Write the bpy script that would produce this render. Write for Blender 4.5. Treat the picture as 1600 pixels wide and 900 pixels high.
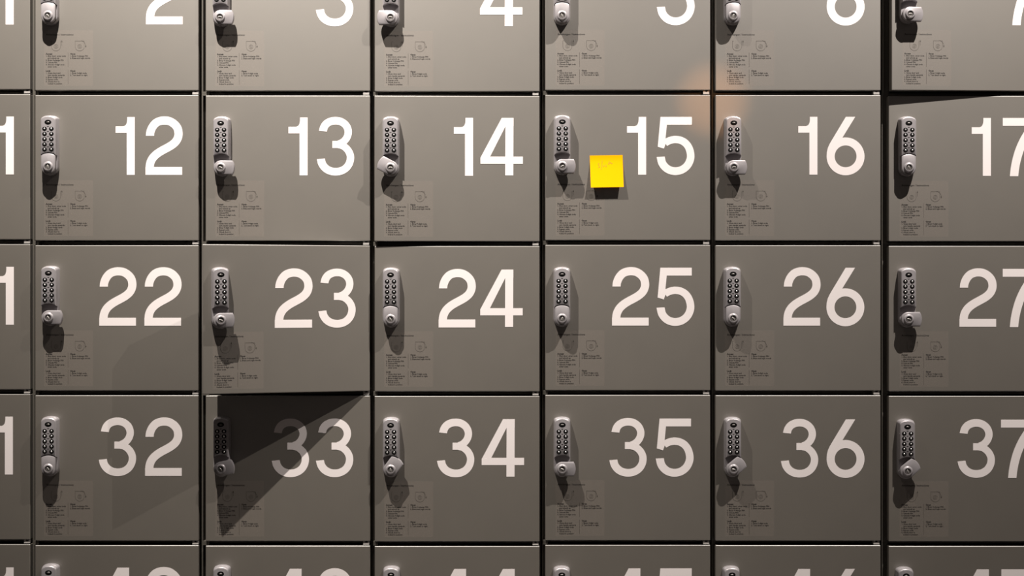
import bpy, bmesh, math, random
from mathutils import Vector, Matrix
random.seed(7)
for o in list(bpy.data.objects): bpy.data.objects.remove(o)
C = bpy.context.scene.collection
S = 0.00146            # metres per photo pixel on the plane of the locker doors
ZC = 1.05              # height of the picture centre above the floor
D = 2300.0             # camera distance in the same pixels
def X(px): return (px-800)*S
def Z(py): return ZC+(450-py)*S
PI = math.pi

# ------------------------------------------------------------------ camera
cam = bpy.data.objects.new('camera', bpy.data.cameras.new('camera')); C.objects.link(cam)
cam.location = (0, -D*S, ZC); cam.rotation_euler = (PI/2, 0, 0)
cam.data.sensor_width = 36; cam.data.lens = 36*D/1600; cam.data.clip_end = 50
bpy.context.scene.camera = cam
# ------------------------------------------------------------------ world, lights, exposure
vs = bpy.context.scene.view_settings
vs.view_transform = 'Standard'; vs.look = 'None'; vs.gamma = 1; vs.use_curve_mapping = False; vs.exposure = 0.0
w = bpy.data.worlds.new('world'); bpy.context.scene.world = w; w.use_nodes = True
bg = w.node_tree.nodes['Background']; bg.inputs[0].default_value = (1.0, 0.83, 0.76, 1); bg.inputs[1].default_value = 0.052
def spot(name, px, py, dist, tx, ty, energy, color, size, blend, radius):
    l = bpy.data.lights.new(name, 'SPOT'); o = bpy.data.objects.new(name, l); C.objects.link(o)
    o.location = (X(px), -dist*S, Z(py))
    d = Vector((X(tx), 0, Z(ty)))-o.location
    o.rotation_euler = d.to_track_quat('-Z', 'Y').to_euler()
    l.energy = energy; l.color = color; l.spot_size = math.radians(size); l.spot_blend = blend; l.shadow_soft_size = radius
    return o
spot('ceiling_spotlight', 195, -1500, 742, 270, -560, 1450, (1.0, 0.925, 0.85), 66, 1.0, 0.008)
spot('ceiling_spotlight', 1780, -1400, 742, 1610, -560, 930, (1.0, 0.925, 0.86), 86, 1.0, 0.008)
spot('warm_lamp_beam', 1430, -154, 2300, 1114, 156, 62, (1.0, 0.42, 0.13), 3.4, 1.0, 0.01)

# ------------------------------------------------------------------ materials
def principled(name, col, rough=0.5, metal=0.0, spec=0.5):
    m = bpy.data.materials.new(name); m.use_nodes = True
    b = m.node_tree.nodes['Principled BSDF']
    b.inputs['Base Color'].default_value = (*col, 1); b.inputs['Roughness'].default_value = rough
    b.inputs['Metallic'].default_value = metal; b.inputs['Specular IOR Level'].default_value = spec
    return m, b
def grain(m, b, col, amt, scale, bump, bscale=None):
    nt = m.node_tree; tc = nt.nodes.new('ShaderNodeTexCoord')
    n = nt.nodes.new('ShaderNodeTexNoise'); n.inputs['Scale'].default_value = scale; n.inputs['Detail'].default_value = 4
    nt.links.new(tc.outputs['Object'], n.inputs['Vector'])
    r = nt.nodes.new('ShaderNodeMixRGB'); r.inputs[1].default_value = (*[c*(1-amt) for c in col], 1)
    r.inputs[2].default_value = (*[c*(1+amt) for c in col], 1)
    nt.links.new(n.outputs['Fac'], r.inputs[0]); nt.links.new(r.outputs[0], b.inputs['Base Color'])
    if bump:
        n2 = nt.nodes.new('ShaderNodeTexNoise'); n2.inputs['Scale'].default_value = bscale or scale; n2.inputs['Detail'].default_value = 2
        nt.links.new(tc.outputs['Object'], n2.inputs['Vector'])
        bp = nt.nodes.new('ShaderNodeBump'); bp.inputs['Strength'].default_value = bump; bp.inputs['Distance'].default_value = 0.0005
        nt.links.new(n2.outputs['Fac'], bp.inputs['Height']); nt.links.new(bp.outputs[0], b.inputs['Normal'])
DOOR_COL = (0.098, 0.084, 0.065)
M_door, b = principled('powder_coat_grey_brown', DOOR_COL, 0.47, 0.0, 1.0); b.inputs['IOR'].default_value = 2.1; grain(M_door, b, DOOR_COL, 0.10, 14, 0.16, 1100)
M_body, b = principled('cabinet_steel', (0.085, 0.078, 0.066), 0.5); grain(M_body, b, (0.085, 0.078, 0.066), 0.06, 20, 0)
M_digit, b = principled('white_vinyl', (0.80, 0.745, 0.735), 0.55, 0, 0.4)
M_lock, b = principled('silver_lock_paint', (0.335, 0.315, 0.325), 0.38, 0.35, 0.5); grain(M_lock, b, (0.335, 0.315, 0.325), 0.03, 600, 0.05, 1500)
M_black, b = principled('black_plastic', (0.003, 0.003, 0.003), 0.6, 0, 0.1)
M_core, b = principled('cylinder_metal', (0.13, 0.12, 0.115), 0.35, 0.5)
M_chrome, b = principled('button_chrome', (0.8, 0.78, 0.77), 0.3, 0.8)
M_hinge, b = principled('zinc_hinge', (0.42, 0.40, 0.38), 0.45, 0.3)
M_ink, b = principled('sticker_ink', (0.012, 0.010, 0.009), 0.6)
M_lineart, b = principled('sticker_line_ink', (0.06, 0.052, 0.044), 0.6)
M_yellow, b = principled('yellow_paper', (0.95, 0.40, 0.0), 0.8, 0, 0.04); grain(M_yellow, b, (0.95, 0.40, 0.0), 0.02, 90, 0)
M_pencil, b = principled('pencil', (0.50, 0.24, 0.005), 0.7)
M_wall, b = principled('dark_wall', (0.05, 0.05, 0.05), 0.8); grain(M_wall, b, (0.05, 0.05, 0.05), 0.1, 6, 0.1, 60)
M_floor, b = principled('concrete_floor', (0.12, 0.11, 0.10), 0.6); grain(M_floor, b, (0.12, 0.11, 0.10), 0.2, 3, 0.1, 50)
# clear self-adhesive film: mostly transparent, with a thin satin surface
M_film = bpy.data.materials.new('clear_film'); M_film.use_nodes = True
nt = M_film.node_tree; pb = nt.nodes['Principled BSDF']; out = nt.nodes['Material Output']
pb.inputs['Base Color'].default_value = (0.45, 0.37, 0.32, 1); pb.inputs['Roughness'].default_value = 0.45; pb.inputs['Specular IOR Level'].default_value = 1.0
tr = nt.nodes.new('ShaderNodeBsdfTransparent'); mx = nt.nodes.new('ShaderNodeMixShader'); mx.inputs[0].default_value = 0.04
nt.links.new(tr.outputs[0], mx.inputs[1]); nt.links.new(pb.outputs[0], mx.inputs[2]); nt.links.new(mx.outputs[0], out.inputs['Surface'])

# ------------------------------------------------------------------ helpers
def mesh_from(bm, name, mats, smooth=None):
    me = bpy.data.meshes.new(name); bmesh.ops.recalc_face_normals(bm, faces=bm.faces)
    bm.to_mesh(me); bm.free()
    for m in mats: me.materials.append(m)
    if smooth is not None:
        me.polygons.foreach_set('use_smooth', [True]*len(me.polygons)); me.set_sharp_from_angle(angle=math.radians(smooth))
    return me
def obj(name, me, parent=None, loc=(0, 0, 0), rot=(0, 0, 0)):
    o = bpy.data.objects.new(name, me); C.objects.link(o); o.parent = parent; o.location = loc; o.rotation_euler = rot
    return o
def box(bm, x0, x1, y0, y1, z0, z1, mi=0):
    r = bmesh.ops.create_cube(bm, size=1)
    for v in r['verts']:
        v.co = Vector(((x0+x1)/2+v.co.x*(x1-x0), (y0+y1)/2+v.co.y*(y1-y0), (z0+z1)/2+v.co.z*(z1-z0)))
    fs = {f for v in r['verts'] for f in v.link_faces}
    for f in fs: f.material_index = mi
    return r['verts']
def loft(bm, rings, cap0=True, cap1=True, mi=0):
    """rings: list of lists of (x,y,z) with equal counts"""
    vr = [[bm.verts.new(p) for p in ring] for ring in rings]
    n = len(vr[0])
    for a, b_ in zip(vr, vr[1:]):
        for i in range(n):
            f = bm.faces.new((a[i], a[(i+1) % n], b_[(i+1) % n], b_[i])); f.material_index = mi
    if cap0: f = bm.faces.new(vr[0]); f.material_index = mi
    if cap1: f = bm.faces.new(list(reversed(vr[-1]))); f.material_index = mi
def prism(bm, pts, y0, y1, mi=0):
    loft(bm, [[(x, y0, z) for x, z in pts], [(x, y1, z) for x, z in pts]], mi=mi)
def catmull(pts, n=7):
    P = [Vector(p) for p in pts]; P = [2*P[0]-P[1]]+P+[2*P[-1]-P[-2]]; o = []
    for i in range(1, len(P)-2):
        for k in range(n):
            t = k/n
            o.append(0.5*((2*P[i])+(P[i+1]-P[i-1])*t+(2*P[i-1]-5*P[i]+4*P[i+1]-P[i+2])*t*t+(-P[i-1]+3*P[i]-3*P[i+1]+P[i+2])*t**3))
    o.append(P[-2]); return o
def ribbon(bm, pts, wid, y0, y1, d0=None, d1=None, mi=0):
    """thick strip along a centreline; wid a number or (start, end)"""
    n = len(pts); L = []; R = []
    for i, p in enumerate(pts):
        t = (pts[min(i+1, n-1)]-pts[max(i-1, 0)]).normalized()
        if i == 0 and d0: t = Vector(d0).normalized()
        if i == n-1 and d1: t = Vector(d1).normalized()
        wv = wid if not isinstance(wid, tuple) else wid[0]+(wid[1]-wid[0])*i/(n-1)
        q = Vector((-t.y, t.x))*wv/2; L.append(p+q); R.append(p-q)
    rows = [[bm.verts.new((q.x, yy, q.y)) for q, yy in ((L[i], y0), (R[i], y0), (R[i], y1), (L[i], y1))] for i in range(n)]
    for a, b_ in zip(rows, rows[1:]):
        for k in range(4):
            f = bm.faces.new((a[k], a[(k+1) % 4], b_[(k+1) % 4], b_[k])); f.material_index = mi
    for r_ in (rows[0], rows[-1]): f = bm.faces.new(r_); f.material_index = mi

# ------------------------------------------------------------------ digits (traced at 7.5 x; origin left edge, cap top)
def G(pts, ox, oy): return [Vector(((x-ox)/7.5*S, -(y-oy)/7.5*S)) for x, y in pts]
TH = (-0.20*S, 0.0)    # vinyl stands 0.3 mm proud of the door (front towards -y)
def glyph(ch):
    bm = bmesh.new(); y0, y1 = TH; step = [0]
    def nxt(): step[0] += 1; return y0-step[0]*0.012*S
    def poly(pts, ox, oy): prism(bm, [tuple(p) for p in G(pts, ox, oy)], nxt(), y1)
    def rib(pts, wid, ox, oy, d0=None, d1=None): ribbon(bm, catmull(G(pts, ox, oy)), wid/7.5*S if not isinstance(wid, tuple) else tuple(v/7.5*S for v in wid), nxt(), y1, d0, d1)
    if ch == '1':
        o = (145, 107)
        poly([(145, 216), (235, 216), (256, 208), (270, 192), (278, 168), (281, 140), (281, 107), (369, 107), (369, 785), (275, 785), (275, 293), (145, 293)], *o)
    elif ch == '2':
        o = (105, 97)
        rib([(158, 317), (164, 270), (187, 215), (227, 168), (275, 145), (327, 138), (385, 146), (440, 178), (480, 228), (493, 290), (485, 340), (460, 385), (415, 425), (360, 458),
             (300, 490), (245, 525), (200, 566), (172, 610), (158, 655), (155, 700)], 96, *o, d0=(0.0, 1), d1=(0, -1))
        poly([(105.5, 683), (535, 683), (535, 775), (105.5, 775)], *o)
    elif ch == '3':
        o = (90, 107)
        rib([(161, 268), (176, 218), (207, 178), (255, 153), (312, 145), (370, 155), (420, 187), (449, 230), (459, 278), (450, 325), (425, 368), (388, 400), (340, 421)], (92, 82), *o, d0=(0.1, 1), d1=(-1, -.15))
        poly([(273, 383), (345, 383), (372, 376), (400, 395), (432, 415), (400, 455), (365, 472), (335, 465), (273, 465)], *o)
        rib([(335, 424), (395, 440), (446, 480), (476, 530), (485, 580), (473, 640), (437, 695), (380, 731), (312, 743), (245, 732), (190, 700), (153, 650), (137, 592)], (82, 93), *o, d0=(1, -.05), d1=(-0.1, 1))
    elif ch == '4':
        o = (605, 85)
        poly([(605, 552), (855, 85), (948, 85), (701, 572), (605, 580)], *o)
        poly([(855, 85), (993, 85), (993, 180), (900, 180)], *o)
        poly([(898, 85), (992, 85), (990, 758), (895, 758)], *o)
        poly([(605, 538+12), (718, 538), (1102, 538), (1102, 622), (605, 622)], *o)
    elif ch == '5':
        o = (418, 95)
        poly([(465, 95), (833, 95), (833, 187), (458, 187)], *o)
        poly([(465, 95), (549, 95), (524, 350), (530, 400), (505, 467), (433, 445)], *o)
        rib([(520, 400), (560, 378), (600, 365), (645, 360), (705, 371), (760, 405), (800, 463), (819, 545), (808, 612), (773, 672), (715, 715), (645, 731), (578, 720), (525, 688), (485, 635), (467, 562)], (84, 94), *o, d0=(1, .6), d1=(-0.05, 1))
    elif ch == '6':
        o = (608, 100)
        ring = [(832+175*math.cos(a*PI/24), 563+175*math.sin(a*PI/24)) for a in range(49)]
        ribbon(bm, G(ring, *o), 94/7.5*S, y0, y1, (0, -1), (0, -1))
        poly([(835, 100), (945, 100), (790, 352), (725, 440), (690, 520), (650, 560), (610, 560), (613, 512), (625, 462), (645, 418), (668, 378)], *o)
    elif ch == '7':
        o = (652, 113)
        poly([(652, 113), (1082, 113), (1082, 190), (1074, 205), (652, 205)], *o)
        rib([(784, 795), (794, 705), (815, 600), (850, 485), (905, 365), (970, 262), (1035, 170)], 98, *o, d0=(0, 1))
    return mesh_from(bm, 'digit_'+ch, [M_digit])
GL = {c: glyph(c) for c in '1234567'}

# ------------------------------------------------------------------ instruction sticker: film, printed text and line drawings
def sticker():
    bm = bmesh.new()
    def q(x0, x1, z0, z1, y, mi): box(bm, x0*S, x1*S, (y-0.05)*S, y*S, -z1*S, -z0*S, mi)
    q(0, 76.5, 0, 87, -0.02, 0)
    dg = bpy.context.evaluated_depsgraph_get()
    def text(s, x, y, size, bold=0.0):
        cu = bpy.data.curves.new('t', 'FONT'); cu.body = s; cu.size = size*S; cu.resolution_u = 1; cu.offset = bold*S
        o = bpy.data.objects.new('t', cu); C.objects.link(o); bpy.context.view_layer.update()
        me = bpy.data.meshes.new_from_object(o.evaluated_get(bpy.context.evaluated_depsgraph_get()))
        n0 = len(bm.verts); f0 = len(bm.faces); bm.from_mesh(me); bm.verts.ensure_lookup_table(); bm.faces.ensure_lookup_table()
        for v in bm.verts[n0:]: v.co = Vector((v.co.x+x*S, -0.14*S, v.co.y-y*S))
        for f in bm.faces[f0:]: f.material_index = 1
        bpy.data.objects.remove(o); bpy.data.curves.remove(cu); bpy.data.meshes.remove(me)
    text('Anleitungen / Instructions', 3.2, 8.0, 4.1, 0.05)
    L = [('Access', '', 38), ('1.', 'Shut door, enter code', 41.2), ('', 'and unlock up', 44.5), ('2.', 'Enter 4-change PIN', 47.8), ('3.', 'Unlock PIN', 51.3), ('4.', 'Choose 4-digit code', 54.6), ('', 'enter code', 57.9),
         ('Lock', '', 64.5), ('1.', 'Close door and', 67.8), ('', 'turn handle upwards', 71.1), ('2.', 'Enter 4-digit code', 74.4), ('3.', 'Repeat code', 77.8), ('4.', 'Check door is', 81.1), ('', 'locked in position', 84.4)]
    R = [('Open', '', 38), ('1.', 'Enter 4-change PIN', 41.2), ('2.', 'Erase and login words', 44.5), ('Open', '', 64.5), ('1.', 'Enter 4-digit code', 67.8), ('2.', 'Turn knob to right', 71.1)]
    for c0, rows in ((2.8, L), (40.8, R)):
        for a, t, y in rows:
            if a and not t: text(a, c0, y, 3.6, 0.13)
            else:
                if a: text(a, c0, y, 3.0, 0.06)
                text(t, c0+3.0, y, 3.15, 0.06)
    def line(pts, wd=0.34): ribbon(bm, [Vector((x*S, -y*S)) for x, y in pts], wd*S, -0.15*S, -0.10*S, mi=2)
    line([(37.5, 35), (37.5, 57.5)]); line([(37.5, 61.5), (37.5, 84)])
    for cx, kind in ((18.7, 0), (55.7, 1)):
        cy = 25.2
        arc = [(cx+7.2*math.cos(a), cy+7.0*math.sin(a)) for a in [PI*k/14 for k in range(15)]]
        line([(cx+7.2, cy-8.5)]+arc+[(cx-7.2, cy-8.5)], 0.3)
        line([(cx-7.2, cy-8.5), (cx+7.2, cy-8.5)] if kind else [(cx-7.2, cy-8.4), (cx-5.5, cy-8.4)], 0.25)
        for r in (3.1, 1.4): line([(cx+r*math.cos(a), cy+r*math.sin(a)) for a in [2*PI*k/14 for k in range(15)]], 0.25)
        if kind:
            line([(cx+9.5*math.sin(a), cy-9.5*math.cos(a)) for a in [PI*(0.08+0.42*k/8) for k in range(9)]], 0.35)
            prism(bm, [((cx+8.3)*S, -(cy-1)*S), ((cx+10.7)*S, -(cy-1)*S), ((cx+9.3)*S, -(cy+2)*S)], -0.15*S, -0.1*S, 2)
        else:
            line([(cx+9.2, cy-1), (cx+9.2, cy-8)], 0.35)
            prism(bm, [((cx+8.2)*S, -(cy-7)*S), ((cx+10.2)*S, -(cy-7)*S), ((cx+9.2)*S, -(cy-10)*S)], -0.15*S, -0.1*S, 2)
    me = bpy.data.meshes.new('sticker'); bm.to_mesh(me); bm.free()
    for m in (M_film, M_ink, M_lineart): me.materials.append(m)
    return me
ME_sticker = sticker()

# ------------------------------------------------------------------ keypad lock (origin: knob pivot on the door face, up = +z, front = -y)
def out_full(hw, top, d, rc=5.0):
    """rounded top, round bottom"""
    p = [(hw*math.cos(a), hw*math.sin(a)) for a in [PI+PI*k/16 for k in range(17)]]       # bottom half circle, left to right
    p += [(hw, 10), (hw, top-rc-1)]
    for k in range(1, 6): a = PI/2*k/6; p.append((hw-rc+rc*math.cos(a), top-1.6-rc+rc*math.sin(a)))
    p += [(hw*0.45, top-0.5), (0, top), (-hw*0.45, top-0.5)]
    for k in range(5, 0, -1): a = PI/2*k/6; p.append((-(hw-rc+rc*math.cos(a)), top-1.6-rc+rc*math.sin(a)))
    p += [(-hw, top-rc-1), (-hw, 10)]
    return [(x*S, -d*S, z*S) for x, z in p]
def out_pad(hw, top, d, ar=21.6, rc=5.0):
    p = []
    for k in range(13):
        x = -hw+2*hw*k/12; p.append((x, math.sqrt(max(ar*ar-x*x, 1))))
    p += [(hw, 40), (hw, top-rc-1)]
    for k in range(1, 6): a = PI/2*k/6; p.append((hw-rc+rc*math.cos(a), top-1.6-rc+rc*math.sin(a)))
    p += [(hw*0.45, top-0.5), (0, top), (-hw*0.45, top-0.5)]
    for k in range(5, 0, -1): a = PI/2*k/6; p.append((-(hw-rc+rc*math.cos(a)), top-1.6-rc+rc*math.sin(a)))
    p += [(-hw, top-rc-1), (-hw, 40)]
    return [(x*S, -d*S, z*S) for x, z in p]
def lock_mesh():
    bm = bmesh.new()
    loft(bm, [out_full(13.0, 80.6, 0), out_full(13.0, 80.6, 6), out_full(12.5, 80.1, 9), out_full(11.9, 79.6, 9.6)], cap0=False)
    loft(bm, [out_pad(12.45, 80.0, 9.3), out_pad(12.0, 79.6, 13.0), out_pad(11.5, 78.9, 15.2, 21.8), out_pad(10.9, 78.0, 16.0, 22.2), out_pad(10.3, 77.2, 16.2, 22.6)], cap0=False)
    for z in (62.6, 54.8, 46.9, 38.9, 30.9):
        prism(bm, [(x*S, (z+dz)*S) for x, dz in ((-1.9, .6), (-0.6, -.8), (0.6, -.8), (1.9, .6), (0.5, .25), (-0.5, .25))], -16.32*S, -16.1*S, 1)
    return mesh_from(bm, 'keypad_lock', [M_lock, M_black], 32)
def disc(cx, cz, rx, rz, d, n=20): return [((cx+rx*math.cos(2*PI*k/n))*S, -d*S, (cz+rz*math.sin(2*PI*k/n))*S) for k in range(n)]
def button_mesh(rx, rz, cx, cz):
    bm = bmesh.new()
    loft(bm, [disc(0, 0, rx, rz, 16.05), disc(0, 0, rx, rz, 16.4), disc(0, 0, rx*.86, rz*.86, 16.45)], mi=0, cap0=False)
    loft(bm, [disc(0, 0, cx, cz, 16.3), disc(0, 0, cx, cz, 16.9), disc(0, 0, cx*.85, cz*.85, 17.35), disc(0, 0, cx*.5, cz*.5, 17.65), disc(0, 0, cx*.15, cz*.15, 17.75)], mi=1, cap0=False)
    return mesh_from(bm, 'button', [M_black, M_chrome], 50)
def clear_mesh():
    bm = bmesh.new()
    loft(bm, [disc(0, 0, 5.3, 3.7, 16.05), disc(0, 0, 5.3, 3.7, 16.4), disc(0, 0, 4.8, 3.3, 16.45)], mi=0, cap0=False)
    loft(bm, [disc(0, -.2, 2.6, 1.5, 16.3), disc(0, -.2, 2.3, 1.2, 16.9), disc(0, -.2, 1.0, .5, 17.2)], mi=1, cap0=False)
    return mesh_from(bm, 'clear_button', [M_black, M_core], 50)
def lever_out(hw, ar, d, cr):
    p = [(cr*math.cos(a), cr*math.sin(a)) for a in [PI*1.03+PI*0.94*k/18 for k in range(19)]]
    for k in range(11):
        x = hw-2*hw*k/10; p.append((x, math.sqrt(ar*ar-x*x)))
    return [(x*S, -d*S, z*S) for x, z in p]
def knob_mesh():
    bm = bmesh.new()
    loft(bm, [lever_out(11.2, 21.0, 9.7, 11.3), lever_out(11.2, 21.0, 14.2, 11.3), lever_out(10.7, 20.5, 15.6, 10.8), lever_out(9.6, 19.4, 16.2, 9.8)], cap0=False)
    loft(bm, [disc(0, 0, 8.3, 8.3, 16.0, 28), disc(0, 0, 7.4, 7.4, 17.0, 28), disc(0, 0, 6.9, 6.9, 17.8, 28), disc(0, 0, 6.3, 6.3, 18.2, 28), disc(0, 0, 4.9, 4.9, 18.2, 28), disc(0, 0, 4.7, 4.7, 17.0, 28)], cap0=False)
    return mesh_from(bm, 'turn_knob', [M_lock], 35)
def cyl_mesh():
    bm = bmesh.new()
    loft(bm, [disc(0, 0, 4.6, 4.6, 16.0, 24), disc(0, 0, 4.6, 4.6, 17.2, 24), disc(0, 0, 4.1, 4.1, 17.6, 24), disc(0, 0, 3.2, 3.2, 17.3, 24)], cap0=False, mi=0)
    loft(bm, [disc(0, 0, 2.9, 1.2, 17.2, 16), disc(0, 0, 2.9, 1.2, 17.5, 16), disc(0, 0.1, 2.3, 0.7, 17.85, 16)], cap0=False, mi=1)
    box(bm, -1.7*S, 1.7*S, -18.0*S, -17.8*S, -0.3*S, 0.2*S, 2)
    return mesh_from(bm, 'key_cylinder', [M_core, M_hinge, M_black], 40)
ME_lock, ME_btn, ME_clr, ME_knob, ME_cyl = lock_mesh(), button_mesh(3.6, 3.15, 1.2, 1.5), clear_mesh(), knob_mesh(), cyl_mesh()
def add_lock(parent, loc, rz, knob, key):
    lk = obj('keypad_lock', ME_lock, parent, loc, (0, 0, rz))
    obj('clear_button', ME_clr, lk, (0, 0, 69*S))
    for z in (58.7, 50.8, 42.6, 34.6, 26.8):
        for sx in (-5.3, 5.3): obj('button', ME_btn, lk, (sx*S, 0, z*S))
    kn = obj('turn_knob', ME_knob, lk, (0, 0, 0), (0, math.radians(knob), 0))
    obj('key_cylinder', ME_cyl, lk, (0, 0, 0), (0, math.radians(key), 0))
    return lk

# ------------------------------------------------------------------ locker shells
DH = 227.0             # door height in pixels; pitch 234.5
PIT = 234.5
def door_mesh(W):
    bm = bmesh.new(); vs_ = box(bm, -W*S, 0, 0, 14*S, 3.7*S, (3.7+DH)*S)
    ed = [e for e in bm.edges if all(v.co.y < 1e-6 for v in e.verts)]
    ed += [e for e in bm.edges if abs(e.verts[0].co.y-e.verts[1].co.y) > 1e-3]
    bmesh.ops.bevel(bm, geom=ed, offset=0.95*S, segments=3, affect='EDGES', profile=0.5)
    return mesh_from(bm, 'door', [M_door])
def body_mesh(W, j0, j1, jd, tab):
    bm = bmesh.new(); T = (DH+3.65+3.65)*S; y1 = 290*S      # origin: bottom, at the door's left edge
    box(bm, j0*S, j1*S, jd*S, y1, 0, T)                                            # hinge-free jamb
    box(bm, j1*S, 2.2*S, 15*S, 17*S, 0, T)                                        # jamb return behind the door
    box(bm, (W+0.6)*S, (W+2.2)*S, 16*S, y1, 0, T)
    box(bm, j1*S, (W+0.6)*S, 17*S, y1, 0, 2*S); box(bm, j1*S, (W+0.6)*S, 17*S, y1, T-2*S, T)
    box(bm, j1*S, (W+2.2)*S, y1, y1+1.5*S, 0, T)
    for z0, z1 in ((0, 3.1*S), (T-3.1*S, T)) if tab else (): box(bm, j1*S, 4.2*S, 4*S, 14.8*S, z0, z1)   # lit corner tabs in the gaps
    return mesh_from(bm, 'body', [M_body])
def hinge_mesh():
    bm = bmesh.new()
    prism(bm, [(x*S, z*S) for x, z in ((-4.6, -2.6), (4.6, -2.6), (4.6, 2.9), (2.6, 2.6), (0.8, 0.8), (-0.9, 0.8), (-2.6, 2.9), (-4.6, 2.9))], 1.5*S, 13*S)
    prism(bm, [(x*S, z*S) for x, z in ((-4.6, -2.6), (4.6, -2.6), (4.6, -1.5), (-4.6, -1.5))], 0.6*S, 1.5*S)
    return mesh_from(bm, 'hinge', [M_hinge])
ME_hinge = hinge_mesh()

# columns: left edge, width, row-2 top, jamb strip, sticker offset
COLS = {1: (-210.0, 257.0, 147.1, (-5, -2.4), 15), 2: (54.8, 255.4, 148.8, (-5.0, -2.2), 14), 3: (321.4, 256.7, 149.4, (-7.0, -5.0), 15), 4: (585.4, 257.6, 150.1, (-4.2, -2.4), 15),
        5: (852.0, 257.8, 148.3, (-4.8, -3.0), 16), 6: (1118.0, 258.0, 148.8, (-4.4, -2.6), 15), 7: (1388.6, 258.0, 149.9, (-7.5, -5.5), 17)}
OPEN = {23: 16.5, 7: 2.5, 14: 1.0}
# lock pivots as seen (before removing the perspective of their depth), knob angle, key angle
LOCKS = {2: (73.6, 23.7, 0, 50), 3: (343, 26, 90, 5), 4: (609.7, 26.3, -90, 0), 5: (878.4, 23.6, 0, 70), 6: (1146.3, 24, 0, 110), 7: (1419.5, 23, 90, 0),
         12: (73.7, 260, 0, 80), 13: (344, 261.5, 90, 20), 14: (609.8, 262, -62, 0), 15: (878.8, 259.4, 90, -30), 16: (1147.2, 261, 90, -10), 17: (1421.2, 261.5, 0, 70),
         22: (74.3, 496.3, 90, 60), 24: (609.9, 499, 0, 60), 25: (878.4, 498, 0, 110), 26: (1146.2, 497.7, 0, 45), 27: (1421, 499, 90, 15),
         32: (74, 733, 0, 60), 33: (344, 733.5, 78, 45), 34: (610, 734.4, 36, 80), 35: (878.7, 733.8, 90, 30), 36: (1146.8, 734, 48, 15), 37: (1419.2, 737, 48, 70),
         42: (74.5, 965, 0, 60), 43: (344, 967, 0, 20), 44: (610.5, 968.5, 0, 70), 45: (878, 968.5, 0, 40), 46: (1144.5, 968.5, 0, 10), 47: (1417, 970, 0, 80)}
# digits: number -> ((digit, left px), ...), cap top px
DIG = {1: ((('1', -8.5),), -52), 2: ((('2', 228),), -52.2), 3: ((('3', 493.6),), -49.6), 4: ((('4', 750),), -48.8), 5: ((('5', 1026),), -51.4), 6: ((('6', 1291.4),), -51.2), 7: ((('7', 1569.5),), -51),
       11: ((('1', -54), ('1', -8.2)), 182.2), 12: ((('1', 180.7), ('2', 227.3)), 182.9), 13: ((('1', 450.7), ('3', 495)), 183.6), 14: ((('1', 709.3), ('4', 750.7)), 184.4),
       15: ((('1', 979.7), ('5', 1025.7)), 182.7), 16: ((('1', 1247.3), ('6', 1291.3)), 182.6), 17: ((('1', 1518.3), ('7', 1566.8)), 184.4),
       21: ((('2', -79), ('1', -8.2)), 417), 22: ((('2', 155.1), ('2', 225.6)), 418.5), 23: ((('2', 430), ('3', 497)), 420.8), 24: ((('2', 685.3), ('4', 750.4)), 421.2),
       25: ((('2', 956.2), ('5', 1025.5)), 418.3), 26: ((('2', 1224), ('6', 1291)), 418.4), 27: ((('2', 1499), ('7', 1566.7)), 420.2),
       31: ((('3', -82), ('1', -9.7)), 651), 32: ((('3', 154.3), ('2', 226.7)), 653.2), 33: ((('3', 424.5), ('3', 493.6)), 654.8), 34: ((('3', 682.7), ('4', 752.6)), 655),
       35: ((('3', 952), ('5', 1024.3)), 654), 36: ((('3', 1220), ('6', 1291.3)), 655.4), 37: ((('3', 1496), ('7', 1564)), 655.8),
       41: ((('4', -82), ('1', -8.5)), 886.7), 42: ((('4', 150), ('2', 226)), 887), 43: ((('4', 419.5), ('3', 494)), 888.8), 44: ((('4', 676.5), ('4', 752.5)), 889),
       45: ((('4', 948.8), ('5', 1025.5)), 888.2), 46: ((('4', 1214), ('6', 1290.8)), 889), 47: ((('4', 1493.3), ('7', 1564.5)), 889.6)}
KN = {0: 'turned straight up', 90: 'pointing right', -90: 'pointing left', -62: 'tilted up to the left', 78: 'pointing right', 36: 'tilted slightly right', 48: 'tilted up to the right'}
ONES = ['', 'one', 'two', 'three', 'four', 'five', 'six', 'seven']
TENS = ['', '', 'twenty', 'thirty', 'forty']
TEEN = {11: 'eleven', 12: 'twelve', 13: 'thirteen', 14: 'fourteen', 15: 'fifteen', 16: 'sixteen', 17: 'seventeen'}
def words(n):
    return TEEN[n] if n in TEEN else ONES[n] if n < 10 else TENS[n//10]+'-'+ONES[n % 10]
def label(n):
    sp = {7: 'top-row grey-brown locker seven, door slightly ajar above locker seventeen',
          15: 'grey-brown steel locker fifteen with a yellow sticky note on its door',
          23: 'grey-brown steel locker twenty-three, the one with its door swung open',
          33: 'steel locker thirty-three under the open door, crossed by its dark diagonal shadow',
          1: 'locker at the top of the far left column, showing a white one',
          11: 'far left steel locker beside locker twelve, only a white one in view',
          21: 'far left steel locker beside locker twenty-two, its keypad out of view',
          31: 'far left steel locker beside locker thirty-two, its keypad out of view',
          41: 'bottom-row steel locker of the far left column, only a digit tip in view'}
    if n in sp: return sp[n]
    if n > 40: return 'bottom-row steel locker below locker %s, only its digit tops showing' % words(n-10)
    return 'grey-brown steel locker numbered %s, its lock knob %s' % (words(n), KN[LOCKS[n][2]])
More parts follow.
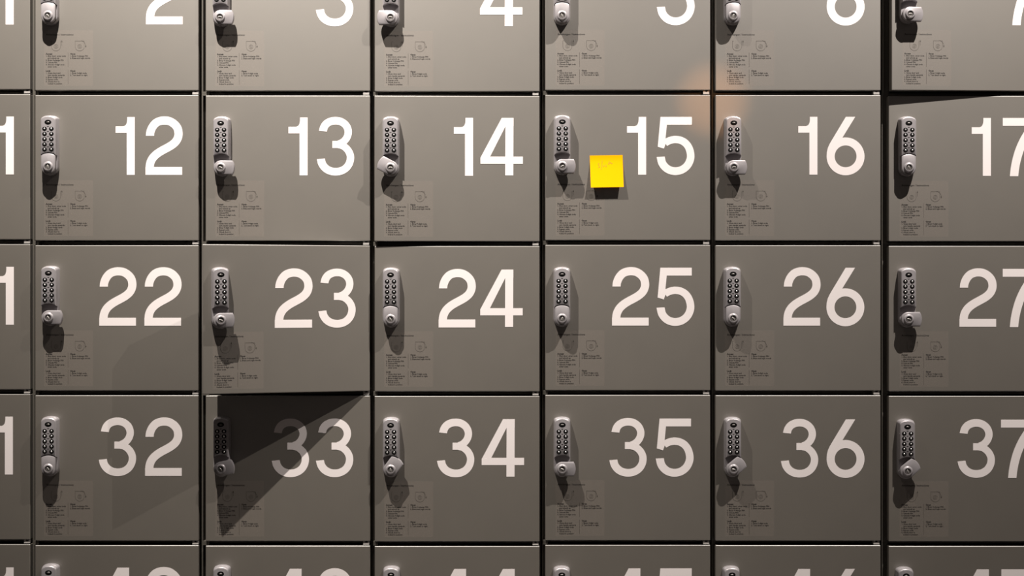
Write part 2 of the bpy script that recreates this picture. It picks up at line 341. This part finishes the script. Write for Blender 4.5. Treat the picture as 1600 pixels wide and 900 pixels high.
for c, (L, W, top2, (j0, j1), sdx) in COLS.items():
    dm = door_mesh(W); bmh = body_mesh(W, j0, j1, 4 if c < 4 else 13, c < 6)
    for r in range(5):
        n = r*10+c
        Lx = L+(1.6 if n == 7 else 0)
        top = top2+PIT*(r-1); base = top+DH+3.7         # base = cell bottom px
        root = bpy.data.objects.new('locker', None); C.objects.link(root)
        root.location = (X(Lx+W/2), 0, Z(base)); root.empty_display_size = 0.1
        root['label'] = label(n); root['category'] = 'locker'; root['group'] = 'numbered lockers'
        def rel(px, py): return ((px-(Lx+W/2))*S, (base-py)*S)
        obj('body', bmh, root, (-(W/2)*S, 0, 0))
        th = math.radians(OPEN.get(n, 0))
        hx = W/2*S
        dr = obj('door', dm, root, (hx, 0, 0), (0, 0, th))
        digs, cap = DIG[n]
        for ch, gx in digs:
            x, z = rel(gx, cap); obj('digit', GL[ch], dr, (x-hx, -0.02*S, z))
        st = obj('instruction_sticker', ME_sticker, dr, ((-W+sdx)*S, 0, (base-(top+133))*S))
        obj('hinge', ME_hinge, root, (hx-5.2*S-(1.0*S if c > 2 else 0), 0, (base-(top-4.0))*S))
        # lock, carried along with the door
        if n in LOCKS:
            ax, ay, ka, kc = LOCKS[n]; px = 800+(ax-800)*(1-20/D); py = 450+(ay-450)*(1-20/D)
        elif n == 23: px, py, ka, kc = 578.1-231, 498.8, 90, 20
        else: px, py, ka, kc = L+26, top+113.4, 0, 0
        x, z = rel(px, py); off = Matrix.Rotation(th, 3, 'Z') @ Vector((x-hx, 0, 0))
        add_lock(root, (hx+off.x, off.y, z), th, ka, kc)

# ------------------------------------------------------------------ sticky note on door 15: glued along the top, the foot curling off the door
def note():
    bm = bmesh.new(); N = 14; TLx, TRx, BLx, BRx = 921.5, 972.8, 922.8, 973.9
    g = []
    for i in range(N+1):
        t = i/N; dep = 0.35+7.6*max(0, (t-0.12)/0.88)**1.25
        row = []
        for k in range(5):
            u = k/4; px = (TLx+(BLx-TLx)*t)*(1-u)+(TRx+(BRx-TRx)*t)*u; py = (243.1*(1-u)+242.2*u)*(1-t)+(293.6*(1-u)+292.6*u)*t
            row.append(bm.verts.new((X(px)-X(947), -dep*S, Z(py)-Z(268))))
        g.append(row)
    for i in range(N):
        for k in range(4): bm.faces.new((g[i][k], g[i+1][k], g[i+1][k+1], g[i][k+1]))
    bmesh.ops.recalc_face_normals(bm, faces=bm.faces)
    if sum(f.normal.y for f in bm.faces) > 0: bmesh.ops.reverse_faces(bm, faces=bm.faces)
    bmesh.ops.solidify(bm, geom=bm.faces[:], thickness=0.00018)
    return mesh_from(bm, 'sticky_note', [M_yellow], 40)
nt_o = obj('sticky_note', note(), None, (X(947), 0, Z(268)))
nt_o['label'] = 'square yellow sticky note on the door of locker 15, left of the number'; nt_o['category'] = 'note'
def ndep(py):
    t = (py-242.7)/50.5; return 0.35+7.6*max(0, (t-0.12)/0.88)**1.25
bm = bmesh.new()
for st in ([(936, 255), (934.5, 256.5), (936, 259), (937, 261), (934.5, 262)], [(941, 251), (940.5, 256), (940, 262), (939, 265)], [(942, 259), (943, 261), (944, 258)], [(947, 257), (946.5, 261), (948, 260)],
           [(952, 251.5), (951, 256), (952, 258)], [(950, 256), (953.5, 254.5), (956.5, 255.5)], [(953, 253), (955.5, 256), (957, 255)]):
    pts = [Vector((X(a)-X(947), Z(b_)-Z(268))) for a, b_ in st]
    for a, b_ in zip(pts, pts[1:]):
        q = (b_-a).normalized(); q = Vector((-q.y, q.x))*0.3*S
        def V3(p):
            py = 450-((p.y+Z(268))-ZC)/S; return bm.verts.new((p.x, -(ndep(py)+0.2)*S, p.y))
        bm.faces.new([V3(a+q), V3(b_+q), V3(b_-q), V3(a-q)])
obj('handwriting', mesh_from(bm, 'handwriting', [M_pencil]), nt_o)

# ------------------------------------------------------------------ room shell
def struct(name, args, m):
    bm = bmesh.new(); box(bm, *args); o = obj(name, mesh_from(bm, name, [m])); o['kind'] = 'structure'; return o
bot = Z(150.1+PIT*3+DH+3.7)-0.004
struct('wall_back', (-3, 3, 0.46, 0.56, 0, 2.8), M_wall)
struct('floor', (-3, 3, -5, 0.56, -0.1, 0), M_floor)
struct('trim_1', (X(-216), X(1652), 0.03, 0.44, 0, bot), M_body)
